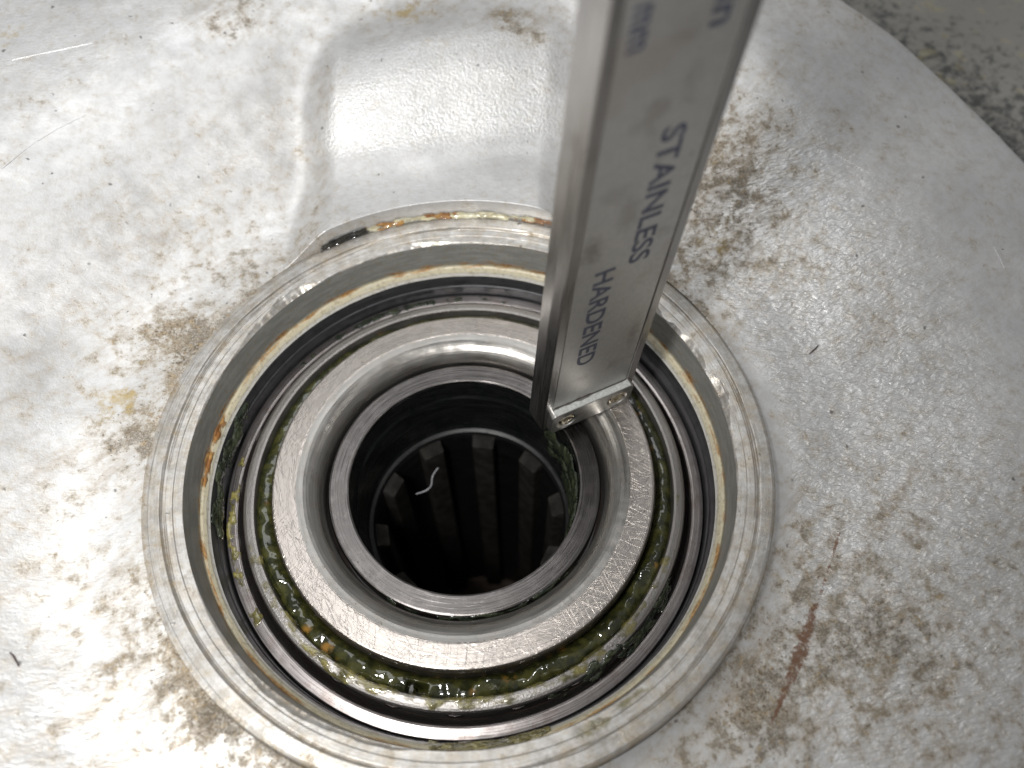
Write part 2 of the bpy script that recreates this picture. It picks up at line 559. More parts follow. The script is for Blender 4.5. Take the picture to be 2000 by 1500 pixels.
def spline_pts(ctrl, n=40):
    c = np.array(ctrl, float)
    t = np.linspace(0, len(c) - 1, n)
    out = []
    for x in t:
        i = min(int(x), len(c) - 2)
        f = x - i
        p0, p1, p2, p3 = c[max(i - 1, 0)], c[i], c[i + 1], c[min(i + 2, len(c) - 1)]
        out.append(0.5 * ((2 * p1) + (p2 - p0) * f + (2 * p0 - 5 * p1 + 4 * p2 - p3) * f * f + (3 * p1 - p0 - 3 * p2 + p3) * f ** 3))
    return out


# ================================================================== THE HUB CASTING
hub = empty('hub_casting', 'stained cast aluminium hub with round machined boss around the bearing bore', 'hub')
M_CAST = mat_casting()


def gauss(x, y, cx, cy, rx, ry, rot=0.0):
    c, s = math.cos(math.radians(rot)), math.sin(math.radians(rot))
    a, b = (x - cx) * c + (y - cy) * s, -(x - cx) * s + (y - cy) * c
    return np.exp(-((a / rx) ** 2 + (b / ry) ** 2))


def lug_mask(x, y):
    xl = -19 + (y - 41) * 0.16
    xr = 20 + (y - 40) * 0.24
    e = 6.0
    return sstep(xl - e, xl + e * 0.4, x) * (1 - sstep(xr - e * 0.4, xr + e, x)) * sstep(20, 30, y) * (1 - sstep(66, 86, y + 0.012 * (x - 7) ** 2))


def zcast(x, y):
    r = np.hypot(x, y)
    th = np.degrees(np.arctan2(y, x))
    dl = lambda a: np.abs((th - a + 180) % 360 - 180)
    low = 1 - sstep(20, 95, dl(-55))           # lower right: casting lies below the boss
    left = 1 - sstep(50, 110, dl(175))
    z = 0.80 - 3.2 * low
    # dished wall rising outward
    upl = 1 - sstep(60, 130, dl(125))
    sp = lambda v, a: np.log1p(np.exp(np.clip(v / a, -40, 40))) * a
    z = z + upl * (0.62 * (sp(r - 58, 3.5) - sp(r - 77, 6.0)) + 0.20 * sp(r - 58, 4.0))
    z = z + (1 - upl) * 3.2 * sstep(46, 92, r)
    # right: beyond a soft edge the surface turns down again
    rt = 1 - sstep(50, 85, dl(0))
    z = z - rt * 0.20 * np.log1p(np.exp((r - 86) / 5.0)) * 5.0
    # fillet at the foot of the boss
    z = z + 1.4 * low * np.exp(-np.clip(r - 45.5, 0, None) / 1.3)
    # lug
    lm = lug_mask(x, y)
    top = 4.6 + 0.02 * (y - 45) + 0.76 * (sp(y - 57, 1.7) - sp(y - 72, 3.4)) + 0.22 * sp(y - 57, 2.0)
    z = z * (1 - lm) + np.maximum(top, z + 0.5) * lm
    # hollow left of the lug and soft undulation
    z = z - 0.5 * np.exp(-((x + 21.5 - (y - 50) * 0.05) / 4.5) ** 2) * sstep(46, 56, y) * (1 - sstep(70, 80, y))
    z = z + 2.0 * (fbm(x * 0.035, y * 0.035, 0.3, 2, 3) - 0.5) * sstep(47, 60, r)
    z = z + 0.35 * (fbm(x * 0.16, y * 0.16, 0.7, 3, 9) - 0.5) * (1 - 0.7 * lm)
    return z


def build_casting():
    nt = 1000
    th = np.linspace(-np.pi, np.pi, nt, endpoint=False)
    deg = np.degrees(th)
    rout = 200 - 90.5 * angwin(th, -70, 62, 14)
    s = np.linspace(0, 1, 250) ** 1.35
    T, S = np.meshgrid(th, s, indexing='ij')
    R = 45.43 + (rout[:, None] - 45.43) * S
    X, Y = R * np.cos(T), R * np.sin(T)
    Z = zcast(X, Y)
    # inner cut wall (down to below the boss face) and outer rounded edge
    inner = []
    for dz, dr in ((-9.0, 0.0), (-1.6, 0.0), (-0.35, 0.02), (-0.12, 0.05)):
        rr = 45.43 + dr - 0.07
        inner.append((rr * np.cos(th), rr * np.sin(th), Z[:, 0] + dz))
    outer = []
    for dz, dr in ((-0.25, 1.0), (-1.0, 2.2), (-2.6, 3.4), (-5, 4.2), (-18, 4.6)):
        rr = rout + dr
        outer.append((rr * np.cos(th), rr * np.sin(th), Z[:, -1] + dz))
    cols_ = [np.stack(c, -1)[:, None] for c in inner] + [np.stack([X, Y, Z], -1)] + [np.stack(c, -1)[:, None] for c in outer]
    P = np.concatenate(cols_, 1)
    nv = P.shape[1]
    x, y = P[..., 0], P[..., 1]
    r = np.hypot(x, y)
    dirt = 0.25 + 0.0 * x
    near = np.exp(-np.clip(r - 45.5, 0, None) / 5.0)
    an = np.arctan2(y, x)
    dirt += near * (0.10 + 0.75 * angwin(an, -160, -105, 14) + 0.40 * angwin(an, 105, 165, 14) + 0.45 * angwin(an, -65, -25, 15) + 0.5 * angwin(an, 15, 60, 12))
    dirt += 0.40 * angwin(an, -75, -12, 18) * sstep(46, 50, r)
    dirt += 0.22 * angwin(an, 115, 205, 18) * (1 - sstep(60, 78, r))
    dirt += 0.20 * angwin(an, -160, -110, 18)
    for g in ((-44.5, 28, 5, 2.5, 25, .75), (-40, 24, 6, 3, 40, .55), (-47, 10, 5, 5, 0, .5), (50, 33, 15, 9, 45, .55), (46, 44, 11, 7, 50, .5), (60, 24, 7, 5, 0, .4),  # stain right of the caliper also paints in part of its cast shadow
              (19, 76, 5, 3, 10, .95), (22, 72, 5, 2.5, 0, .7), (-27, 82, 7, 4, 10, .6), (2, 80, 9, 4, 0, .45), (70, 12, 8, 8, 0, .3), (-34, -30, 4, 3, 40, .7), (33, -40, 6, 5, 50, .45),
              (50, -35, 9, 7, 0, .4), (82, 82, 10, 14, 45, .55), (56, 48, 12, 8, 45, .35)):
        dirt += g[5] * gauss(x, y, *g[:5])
    dirt -= 0.22 * lug_mask(x, y) * (y > 40)
    dirt += 0.30 * np.exp(-((x + 19.5 - (y - 41) * 0.16) / 2.2) ** 2) * sstep(42, 47, y) * (1 - sstep(68, 76, y))
    rust = 0 * x
    a, b = np.array([51.1, -19.8]), np.array([34.0, -42.3])
    t = np.clip(((x - a[0]) * (b - a)[0] + (y - a[1]) * (b - a)[1]) / ((b - a) @ (b - a)), 0, 1)
    cxs = a[0] + (b - a)[0] * t + 0.5 * np.sin(t * 3.0)
    d = np.hypot(x - cxs, y - a[1] - (b - a)[1] * t)
    rust += 0.75 * np.exp(-(d / (0.35 + 1.1 * np.exp(-((t - .62) / .22) ** 2))) ** 2)
    ochre = 0.65 * gauss(x, y, 0, 80, 8, 3.5, 0) + 0.55 * gauss(x, y, 6, 71, 3, 2.5) + 0.5 * gauss(x, y, -50, 16, 4, 3, 40) + 0.45 * gauss(x, y, -66, 78, 10, 8) + 0.2 * angwin(an, 120, 215, 20) * (1 - sstep(55, 70, r)) + 0.5 * gauss(x, y, 47, 31, 8, 6, 45)  # last blob: ochre stain that also tints the caliper's cast shadow
    grain = lug_mask(x, y) * sstep(52, 61, y) * (1 - sstep(69, 80, y)) + 0.12
    leather = 1.0 * angwin(an, -45, 35, 18) * sstep(46, 52, r) * (1 - sstep(74, 95, r)) + 0.22 * angwin(an, -170, -100, 25)
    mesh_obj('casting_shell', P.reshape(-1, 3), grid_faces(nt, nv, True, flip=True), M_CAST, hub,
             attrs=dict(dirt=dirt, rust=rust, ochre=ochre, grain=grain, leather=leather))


build_casting()

# rough outer flange beyond the casting's edge on the right
M_FLANGE = mat_flange()
revolve('outer_flange', [(190, -22), (190, -13), (150, -11.5), (118, -12.5), (112, -13), (112, -22)][::-1], M_FLANGE, hub, n=160, step=4, th0=-75, th1=80,
        disp=lambda T, R, Z: (R, Z + 1.2 * (fbm(R * np.cos(T) * .25, R * np.sin(T) * .25, 0, 3, 5) - .5)))


# machined boss: face in two steps, scored line, battered inner edge
def boss_disp(T, R, Z):
    X, Y = R * np.cos(T), R * np.sin(T)
    nse = fbm(X * 0.22, Y * 0.22, 0.0, 4, 11)
    # chips along the bore edge
    dmg = 0.12 + 1.0 * np.maximum(np.maximum(angwin(T, 90, 143, 7), angwin(T, 2, 48, 6)), 0.35 * angwin(T, -150, -100, 10))
    wid = dmg * np.clip(4.0 * (fbm(np.cos(T) * 5, np.sin(T) * 5, 0, 4, 21, 0.5) - 0.30), 0.08, 1.9)
    near = 1 - np.clip((R - 40.0) / (wid + 0.05), 0, 1)
    onface = Z > -0.2
    rgh = fbm(X * 1.6, Y * 1.6, 0, 3, 23) - 0.5
    Z = Z - np.where(onface, near * 0.62 * wid + 0.28 * rgh * (near > 0.02) * np.clip(wid, 0, 1), 0)
    # scored double line
    for r0, sd in ((42.55, 31), (42.95, 37)):
        rr = r0 + 0.5 * (fbm(np.cos(T) * 2.2, np.sin(T) * 2.2, 0, 3, sd) - 0.5)
        dep = np.clip(1.7 * fbm(np.cos(T) * 6, np.sin(T) * 6, 0, 3, sd + 2) - 0.45, 0.08, 1)
        Z = Z - np.where(onface, 0.32 * dep * np.exp(-((R - rr) / 0.11) ** 2), 0)
    fl = angwin(T, 118, 232, 16)
    Z = Z + np.where((R > 44.6) & (Z > 0), fl * (0.84 - Z), 0)
    R = R + np.where((R > 45.0) & (Z > 0), fl * 0.06, 0)
    Z = Z + np.where(onface, 0.10 * (nse - 0.5), 0)
    return R, Z


M_BOSS = mat_casting(True)
revolve('machined_boss', [(45.36, -7.5), (45.36, 0.1), (45.30, 0.45), (45.12, 0.72), (44.75, 0.88), (43.0, 0.82), (42.72, 0.45), (41.45, 0.28), (41.3, 0.18), (40.05, 0.02), (40.0, -0.35)], M_BOSS, hub, n=1100, disp=boss_disp, step=0.09)

M_BORE = mat_bore()


def bore_disp(T, R, Z):
    k = fbm(np.cos(T) * 6, np.sin(T) * 6, Z * 0.4, 4, 41) - 0.5
    return R + 0.10 * k * sstep(-0.5, -2, Z), Z + 0.12 * k * sstep(-4, -6, Z) * sstep(-8, -7, Z)


PR_WALL = [(40.0, -0.30), (39.75, -2.5), (39.5, -5.0), (39.38, -5.45), (39.1, -5.75), (38.75, -6.35), (38.55, -6.85), (38.42, -7.1)]
revolve('bore_wall', PR_WALL, M_BORE, hub, n=720, disp=bore_disp, step=0.15)
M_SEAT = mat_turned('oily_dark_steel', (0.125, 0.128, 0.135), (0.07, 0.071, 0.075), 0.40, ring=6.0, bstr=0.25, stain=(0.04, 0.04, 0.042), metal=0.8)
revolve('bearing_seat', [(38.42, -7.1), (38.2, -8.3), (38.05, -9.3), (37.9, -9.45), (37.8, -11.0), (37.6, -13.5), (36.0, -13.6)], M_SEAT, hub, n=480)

# ================================================================== BEARING
brg = empty('roller_bearing', 'steel tapered roller bearing packed with green grease, seated in the bore', 'bearing')
M_CUP = mat_turned('cup_steel', (0.38, 0.35, 0.34), (0.28, 0.255, 0.245), 0.30, ring=7, bstr=0.2, stain=(0.24, 0.19, 0.17), stain_amt=0.6, metal=0.95)
revolve('outer_race', [(37.50, -20), (37.50, -11.75), (37.38, -11.52), (36.9, -11.42), (35.95, -11.30), (35.62, -11.42), (35.45, -11.8), (33.6, -20)], M_CUP, brg, n=600, step=0.2,
        disp=lambda T, R, Z: (R, Z + 0.05 * (fbm(np.cos(T) * 20, np.sin(T) * 20, R * .8, 3, 51) - .5)))
M_CAGE = mat_turned('cage_steel', (0.30, 0.285, 0.27), (0.23, 0.216, 0.205), 0.36, ring=1.2, bstr=0.1, stain=(0.27, 0.25, 0.24), stain_amt=0.4, metal=0.9, grit=0.6)
revolve('cage', [(33.75, -17.5), (34.22, -10.4), (34.25, -9.55), (34.08, -9.30), (33.7, -9.16), (32.9, -9.08), (32.55, -9.14), (32.42, -9.35), (32.3, -10.3), (31.9, -14)], M_CAGE, brg, n=600, step=0.15)
M_RACE = mat_turned('ground_race_steel', (0.47, 0.43, 0.395), (0.40, 0.365, 0.335), 0.33, ring=7, bstr=0.20, cross=0.38, stain=(0.52, 0.47, 0.42), stain_amt=0.35, metal=1.0)
M_RACE2 = mat_turned('rounded_race_shoulder', (0.31, 0.298, 0.28), (0.26, 0.25, 0.234), 0.34, ring=1.2, bstr=0.08, stain=(0.28, 0.25, 0.22), stain_amt=0.5, metal=0.95)
M_SIDE = mat_turned('race_side_steel', (0.30, 0.26, 0.24), (0.17, 0.145, 0.13), 0.3, ring=3, metal=0.9)
revolve('inner_race', [(29.30, -7.0), (29.12, -6.72), (28.9, -6.66), (25.85, -6.58), (25.55, -6.62)], M_RACE, brg, n=720, step=0.15,
        disp=lambda T, R, Z: (R, Z - np.where(R < 25.7, 0.06 * fbm(np.cos(T) * 14, np.sin(T) * 14, 0, 3, 61), 0)))
sh = [(25.56, -6.60)] + [(25.5 - 3.75 * math.sin(a), -10.3 + 3.62 * math.cos(a)) for a in np.linspace(0.12, 1.5, 12)] + [(21.75, -13)]
revolve('race_shoulder', sh, M_RACE2, brg, n=600, step=0.2,
        disp=lambda T, R, Z: (R + 0.12 * (fbm(np.cos(T) * 7, np.sin(T) * 7, Z * .5, 4, 63) - .5), Z + 0.12 * (fbm(np.cos(T) * 9, np.sin(T) * 9, Z * .5, 4, 65) - .5)))
revolve('race_rib', [(28.4, -18), (29.0, -12.5), (29.42, -11.2), (29.42, -7.5), (29.30, -6.98)], M_SIDE, brg, n=480)
M_ROLL = simple('roller_steel', (0.55, 0.54, 0.52), 0.2, 1.0, 1.0, 0.15, 0.1)
NR = 24
roll_me = None
for i in range(NR):
    a = 2 * math.pi * (i + 0.35) / NR
    if roll_me is None:
        pts = [(0, 0), (1.2, 0), (1.3, -0.25), (2.3, -0.1), (2.62, -0.4), (2.0, -9), (0, -9)]
        seg = 18
        V = [(0, 0, -0.3)] + [(p[0] * math.cos(2 * math.pi * k / seg), p[0] * math.sin(2 * math.pi * k / seg), p[1]) for p in pts[1:-1] for k in range(seg)]
        F = [[0, 1 + k, 1 + (k + 1) % seg] for k in range(seg)]
        for j in range(len(pts) - 3):
            F += [[1 + j * seg + k, 1 + (j + 1) * seg + k, 1 + (j + 1) * seg + (k + 1) % seg, 1 + j * seg + (k + 1) % seg] for k in range(seg)]
        o = mesh_obj('roller', V, F, M_ROLL, brg)
        roll_me = o.data
    else:
        o = bpy.data.objects.new('roller', roll_me)
        col.objects.link(o)
        o.parent = brg
    o.location = Vector((32.0 * math.cos(a), 32.0 * math.sin(a), -11.3)) * MM
    o.rotation_euler = (Matrix.Rotation(a, 4, 'Z') @ Matrix.Rotation(math.radians(14), 4, 'Y')).to_euler()

# ================================================================== SPLINED SLEEVE
slv = empty('splined_sleeve', 'dark hollow steel sleeve with internal splines inside the inner race', 'sleeve')
M_SLV = mat_turned('turned_steel_face', (0.16, 0.149, 0.144), (0.09, 0.084, 0.08), 0.30, ring=11, bstr=0.35, stain=(0.20, 0.185, 0.18), stain_amt=0.6, metal=1.0)
revolve('sleeve_end', [(21.35, -15), (21.35, -9.95), (21.15, -9.62), (20.9, -9.55), (18.35, -9.45), (18.08, -9.55), (18.0, -9.9)], M_SLV, slv, n=600, step=0.12,
        disp=lambda T, R, Z: (R, Z + 0.035 * (fbm(R * 9, np.cos(T) * 3, np.sin(T) * 3, 2, 71) - .5)))
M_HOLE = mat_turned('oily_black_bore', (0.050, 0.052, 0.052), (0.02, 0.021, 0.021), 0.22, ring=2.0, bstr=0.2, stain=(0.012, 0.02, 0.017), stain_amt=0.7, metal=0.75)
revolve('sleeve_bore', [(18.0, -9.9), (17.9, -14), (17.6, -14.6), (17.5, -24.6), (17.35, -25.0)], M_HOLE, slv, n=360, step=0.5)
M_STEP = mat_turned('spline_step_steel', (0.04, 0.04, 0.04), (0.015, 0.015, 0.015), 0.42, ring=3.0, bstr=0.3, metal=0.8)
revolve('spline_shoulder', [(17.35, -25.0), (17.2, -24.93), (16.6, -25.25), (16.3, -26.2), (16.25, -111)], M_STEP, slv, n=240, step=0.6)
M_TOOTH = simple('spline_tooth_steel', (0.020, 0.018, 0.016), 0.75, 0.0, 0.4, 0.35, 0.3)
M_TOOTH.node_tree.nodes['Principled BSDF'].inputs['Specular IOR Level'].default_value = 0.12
tooth_me = None
for k in range(10):
    a = math.radians(1.5 + 36 * k)
    if tooth_me is None:
        prof = [(-2.3, 16.6), (-1.95, 14.5), (-1.7, 14.25), (1.7, 14.25), (1.95, 14.5), (2.3, 16.6)]
        V, F = [], []
        zs = [(-26.0, 1.1), (-26.9, 0.0), (-60, 0.0), (-111, 0.0)]
        for zz, ins in zs:
            V += [(p[1] + ins, p[0], zz) for p in prof]
        for j in range(3):
            F += [[j * 6 + q, j * 6 + q + 1, (j + 1) * 6 + q + 1, (j + 1) * 6 + q] for q in range(5)]
        F.append([5, 4, 3, 2, 1, 0])
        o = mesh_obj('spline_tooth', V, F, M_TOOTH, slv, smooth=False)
        tooth_me = o.data
    else:
        o = bpy.data.objects.new('spline_tooth', tooth_me)
        col.objects.link(o)
        o.parent = slv
    o.rotation_euler = (0, 0, a)

# what is seen through the bore: bench far below with a few stones
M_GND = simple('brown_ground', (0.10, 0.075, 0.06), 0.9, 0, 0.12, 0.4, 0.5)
gx = np.linspace(-60, 60, 13)
G = np.array([(a, b, -112 + 2 * random.random()) for a in gx for b in gx])
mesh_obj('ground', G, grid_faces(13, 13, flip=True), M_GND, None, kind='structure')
M_PEB = mat_pebble()
for (px, py, pr_, lab) in ((-6.2, 1.0, 5.5, 'large pinkish stone at the bottom of the bore, leftmost'), (8.6, 2.2, 4.2, 'pinkish stone at the bottom of the bore, rightmost'),
                           (2.0, 3.0, 4.6, 'small pinkish stone at the bottom of the bore, between two others')):
    bm = bmesh.new()
    bmesh.ops.create_icosphere(bm, subdivisions=3, radius=1)
    V = np.array([v.co[:] for v in bm.verts])
    F = [[v.index for v in f.verts] for f in bm.faces]
    bm.free()
    k = 1 + 0.5 * (fbm(V[:, 0] * 1.3 + px, V[:, 1] * 1.3, V[:, 2] * 1.3, 3, 81) - 0.5)
    V = V * k[:, None] * np.array([pr_, pr_ * .85, pr_ * .7])
    o = mesh_obj('stone', V, F, M_PEB)
    o.location = Vector((px, py, -109.5 + pr_ * .6)) * MM
    tag(o, lab, 'stone', 'stones seen through the bore')

# ================================================================== CALIPER
U = Vector((0.958, 0.288, -0.016)).normalized()
L = Vector((0.032, -0.052, 0.998))
L = (L - U * L.dot(U)).normalized()
Wd = U.cross(L)                      # towards the camera
if Wd.y > 0:
    Wd = -Wd
cal = empty('caliper', 'stainless steel caliper standing upright on the inner race, printed in dark blue', 'caliper')
cal.matrix_world = Matrix.LocRotScale(Vector((12.906, 5.122, -6.60)) * MM, Matrix((U, -Wd, L)).transposed().to_quaternion(), None)
# local axes: x across, y away from the camera (thickness), z up the beam
M_BEAM = mat_beam()


def loft(name, poly, z0, z1, mat, parent, zcuts=()):
    n_ = len(poly)
    zs = [z0, *zcuts, z1]
    V = [(p[0], p[1], z) for z in zs for p in poly]
    F = []
    for j in range(len(zs) - 1):
        F += [[j * n_ + k, j * n_ + (k + 1) % n_, (j + 1) * n_ + (k + 1) % n_, (j + 1) * n_ + k] for k in range(n_)]
    F += [list(range(n_))[::-1], [(len(zs) - 1) * n_ + k for k in range(n_)]]
    o = mesh_obj(name, V, F, mat, parent, smooth=False)
    bm = bmesh.new()
    bm.from_mesh(o.data)
    bmesh.ops.recalc_face_normals(bm, faces=bm.faces)
    bm.to_mesh(o.data)
    bm.free()
    return o


poly = [(0.0, 4.1), (0.0, 1.9), (0.30, 0.14), (0.42, 0.0), (1.58, 0.0), (1.66, 0.26), (14.5, 0.26), (14.58, 0.0), (15.75, 0.0), (16.15, 0.4), (16.15, 4.1), (15.95, 4.3), (0.2, 4.3)]
beam = loft('beam', poly, 0.0, 150, M_BEAM, cal)
M_PANEL = mat_panel()
panel = loft('back_panel', [(1.74, 0.35), (14.42, 0.35), (14.42, 0.16), (14.36, 0.12), (1.80, 0.12), (1.74, 0.16)], 5.0, 149.5, M_PANEL, cal)

M_INK = simple('blue_black_ink', (0.040, 0.044, 0.064), 0.5, 0.0, 2.0, 0.3, 0.1)


def lettering(s, base_u, cap, l_start, l_end, y=0.105):
    """text that runs down the beam, tops of the letters to the right"""
    cu = bpy.data.curves.new('lettering', 'FONT')
    cu.body = s
    cu.size = 1.0
    cu.offset = 0.022
    cu.extrude = 0.004
    cu.resolution_u = 4
    to = bpy.data.objects.new('tmp', cu)
    col.objects.link(to)
    dg = bpy.context.evaluated_depsgraph_get()
    me = bpy.data.meshes.new_from_object(to.evaluated_get(dg))
    bpy.data.objects.remove(to)
    co = np.array([v.co[:] for v in me.vertices])
    x0, x1, y1 = co[:, 0].min(), co[:, 0].max(), co[:, 1].max()
    sx = (l_start - l_end) / (x1 - x0)
    sy = cap / y1
    new = np.stack([base_u + co[:, 1] * sy, y - co[:, 2] * 0.5, l_start - (co[:, 0] - x0) * sx], -1) * MM
    for v, c in zip(me.vertices, new):
        v.co = c
    me.materials.clear()
    me.materials.append(M_INK)
    o = bpy.data.objects.new('lettering', me)
    col.objects.link(o)
    o.parent = cal
    return o


lettering('STAINLESS', 8.85, 2.75, 60.6, 38.9)
lettering('HARDENED', 4.40, 2.72, 39.6, 17.2)
lettering('mm', 2.75, 1.75, 75.6, 71.1)
lettering('in', 10.75, 2.6, 74.3, 71.2)

# end plate with two countersunk cross-head screws
M_PLATE = simple('plate_steel', (0.46, 0.45, 0.43), 0.40, 1.0, 0.8, 0.12, 0.08)
bm = bmesh.new()
pw = [(1.0, 0.35), (15.3, 0.35), (15.3, 5.95), (1.0, 5.95)]
vs = [bm.verts.new((a, yy, b)) for yy in (0.16, -1.2) for a, b in pw]
bm.faces.new(vs[0:4])
bm.faces.new(vs[4:8][::-1])
for k in range(4):
    bm.faces.new((vs[k], vs[(k + 1) % 4], vs[4 + (k + 1) % 4], vs[4 + k])[::-1])
bmesh.ops.recalc_face_normals(bm, faces=bm.faces)
ve = [e for e in bm.edges if abs(e.verts[0].co.y - e.verts[1].co.y) > 0.5]
bmesh.ops.bevel(bm, geom=ve, offset=0.9, segments=6, profile=0.5, affect='EDGES')
fe = [e for e in bm.edges if all(abs(v.co.y + 1.2) < 1e-4 for v in e.verts)]
bmesh.ops.bevel(bm, geom=fe, offset=0.16, segments=3, profile=0.6, affect='EDGES')
me = bpy.data.meshes.new('end_plate')
for v in bm.verts:
    v.co *= MM
bm.to_mesh(me)
bm.free()
plate = bpy.data.objects.new('end_plate', me)
col.objects.link(plate)
SCREWS = [(3.75, 2.85), (12.6, 3.1)]
cut_bm = bmesh.new()
for (su, sl) in SCREWS:
    bmesh.ops.create_cone(cut_bm, cap_ends=True, segments=40, radius1=1.85 * MM, radius2=1.35 * MM, depth=0.9 * MM,
                          matrix=Matrix.Translation(Vector((su, -0.80, sl)) * MM) @ Matrix.Rotation(math.radians(-90), 4, 'X'))
cme = bpy.data.meshes.new('cut')
cut_bm.to_mesh(cme)
cut_bm.free()
cut = bpy.data.objects.new('cut', cme)
col.objects.link(cut)
md = plate.modifiers.new('b', 'BOOLEAN')
md.object = cut
md.operation = 'DIFFERENCE'
md.solver = 'EXACT'
bpy.context.view_layer.update()
dg = bpy.context.evaluated_depsgraph_get()
me2 = bpy.data.meshes.new_from_object(plate.evaluated_get(dg))
me2.name = 'end_plate'
plate.modifiers.clear()
plate.data = me2
bpy.data.objects.remove(cut)
plate.data.materials.clear()
plate.data.materials.append(M_PLATE)
plate.parent = cal
M_SCREW = simple('screw_steel', (0.56, 0.50, 0.38), 0.22, 1.0, 2.0, 0.25, 0.1)
for q, (su, sl) in enumerate(SCREWS):
    nr_, na_ = 15, 72
    V, F = [(0, 0, 0)], []
    rad = np.linspace(0.09, 1.40, nr_)
    ro = math.radians(20 + 35 * q)
    for rr in rad:
        for k in range(na_):
            an = 2 * math.pi * k / na_
            a, b = rr * math.cos(an), rr * math.sin(an)
            c_, s_ = math.cos(ro), math.sin(ro)
            a2, b2 = a * c_ + b * s_, -a * s_ + b * c_
            h = -1.14 - 0.16 * (1 - (rr / 1.4) ** 2)
            cr = max((1 - sstep(0.13, 0.24, abs(a2))) * (1 - sstep(0.75, 0.95, abs(b2))), (1 - sstep(0.13, 0.24, abs(b2))) * (1 - sstep(0.75, 0.95, abs(a2))))
            h += 0.45 * cr
            h += 0.35 * sstep(1.28, 1.40, rr)
            V.append((a, h, b))
    V[0] = (0, -0.75, 0)
    F += [[0, 1 + (k + 1) % na_, 1 + k] for k in range(na_)]
    for j in range(nr_ - 1):
        F += [[1 + j * na_ + k, 1 + j * na_ + (k + 1) % na_, 1 + (j + 1) * na_ + (k + 1) % na_, 1 + (j + 1) * na_ + k] for k in range(na_)]
    o = mesh_obj('screw', V, F, M_SCREW, plate)
    o.location = Vector((su, 0, sl)) * MM
# jagged line of old glue above the plate
M_GLUE = simple('dark_glue', (0.05, 0.04, 0.035), 0.6, 0.0, 2.0, 0.3, 0.3)
V, F = [], []
nx = 120
for k in range(nx):
    x_ = 2.0 + 12.6 * k / (nx - 1)
    hh = 5.95 + 1.1 * max(0.02, float(fbm(x_ * 0.8, 0.3, 0, 4, 91)) - 0.30) * (1.0 if x_ < 9.5 else 0.3)
    V += [(x_, 0.10, 5.9), (x_, 0.07, hh), (x_, 0.118, hh + 0.06)]
for k in range(nx - 1):
    F += [[3 * k, 3 * k + 3, 3 * k + 4, 3 * k + 1], [3 * k + 1, 3 * k + 4, 3 * k + 5, 3 * k + 2]]
mesh_obj('glue_residue', V, F, M_GLUE, plate)
M_PALE = simple('pale_lit_edge', (0.42, 0.43, 0.41), 0.5, 0.2, 2.0, 0.15, 0.2)  # chipped plate edge, coloured pale for the light its upward face reflects
V, F = [], []
for k in range(nx):
    x_ = 1.7 + 13.0 * k / (nx - 1)
    y1 = -0.02 - 0.9 * max(0.0, float(fbm(x_ * 0.9, 4.3, 0, 4, 95)) - 0.42) * (1.0 if x_ < 9.5 else 0.2)
    V += [(x_, y1, 5.975), (x_, -1.08, 5.975), (x_, -1.10, 5.94)]
for k in range(nx - 1):
    F += [[3 * k, 3 * k + 3, 3 * k + 4, 3 * k + 1], [3 * k + 1, 3 * k + 4, 3 * k + 5, 3 * k + 2]]
mesh_obj('chipped_lit_edge', V, F, M_PALE, plate)

# ================================================================== GREASE
M_GR = mat_grease('green_grease', (0.013, 0.015, 0.005), (0.046, 0.046, 0.012), rough=0.07)
M_GR2 = mat_grease('yellow_green_grease', (0.10, 0.09, 0.03), (0.30, 0.26, 0.08), dot_amt=0.2, rough=0.12, trans=0.35, film=0.22)
M_GRD = mat_grease('dark_green_grease', (0.012, 0.017, 0.011), (0.040, 0.047, 0.026), dot_amt=0.0, rough=0.12, film=0.14)
M_BLK = mat_grease('black_grease', (0.012, 0.012, 0.012), (0.03, 0.028, 0.022), dot_amt=0.0, rough=0.14, film=0.25)
M_RUST = mat_grease('orange_rust', (0.24, 0.10, 0.03), (0.44, 0.25, 0.08), dots=(0.12, 0.05, 0.02), dot_amt=0.7, rough=0.35, film=0.25)
M_CREAM = mat_grease('pale_yellow_residue', (0.55, 0.50, 0.32), (0.66, 0.63, 0.46), dots=(0.40, 0.20, 0.05), dot_amt=0.6, rough=0.25, film=0.25)

na, ns = 1100, 26
th = np.linspace(0, 2 * np.pi, na, endpoint=False)
s = np.linspace(0, 1, ns)
T, S = np.meshgrid(th, s, indexing='ij')
R = 29.40 + (32.62 - 29.40) * S
X, Y = R * np.cos(T), R * np.sin(T)
lump = fbm(X * 0.27, Y * 0.27, 0.0, 3, 101) - 0.5
fl_ = fbm(X * 1.0, Y * 1.0, 2.0, 3, 103) - 0.5
lower = angwin(T, -170, -20, 30)
Z = -10.4 + 0.5 * np.sin(np.pi * S) + (0.8 + 0.7 * lower) * lump + 0.10 * fl_ + 0.9 * lower * (0.35 + lump) - 0.7 * (np.abs(S - .5) * 2) ** 4
gap = angwin(T, -111.5, -107, 0.8) * sstep(0.35, 0.6, S)
Z = Z - 4.0 * gap
V = np.stack([X, Y, Z], -1).reshape(-1, 3)
g = mesh_obj('grease_ring', V, grid_faces(na, ns, True, flip=True), M_GR)
tag(g, 'ring of glossy dark green grease between the inner race and the cage', 'grease')

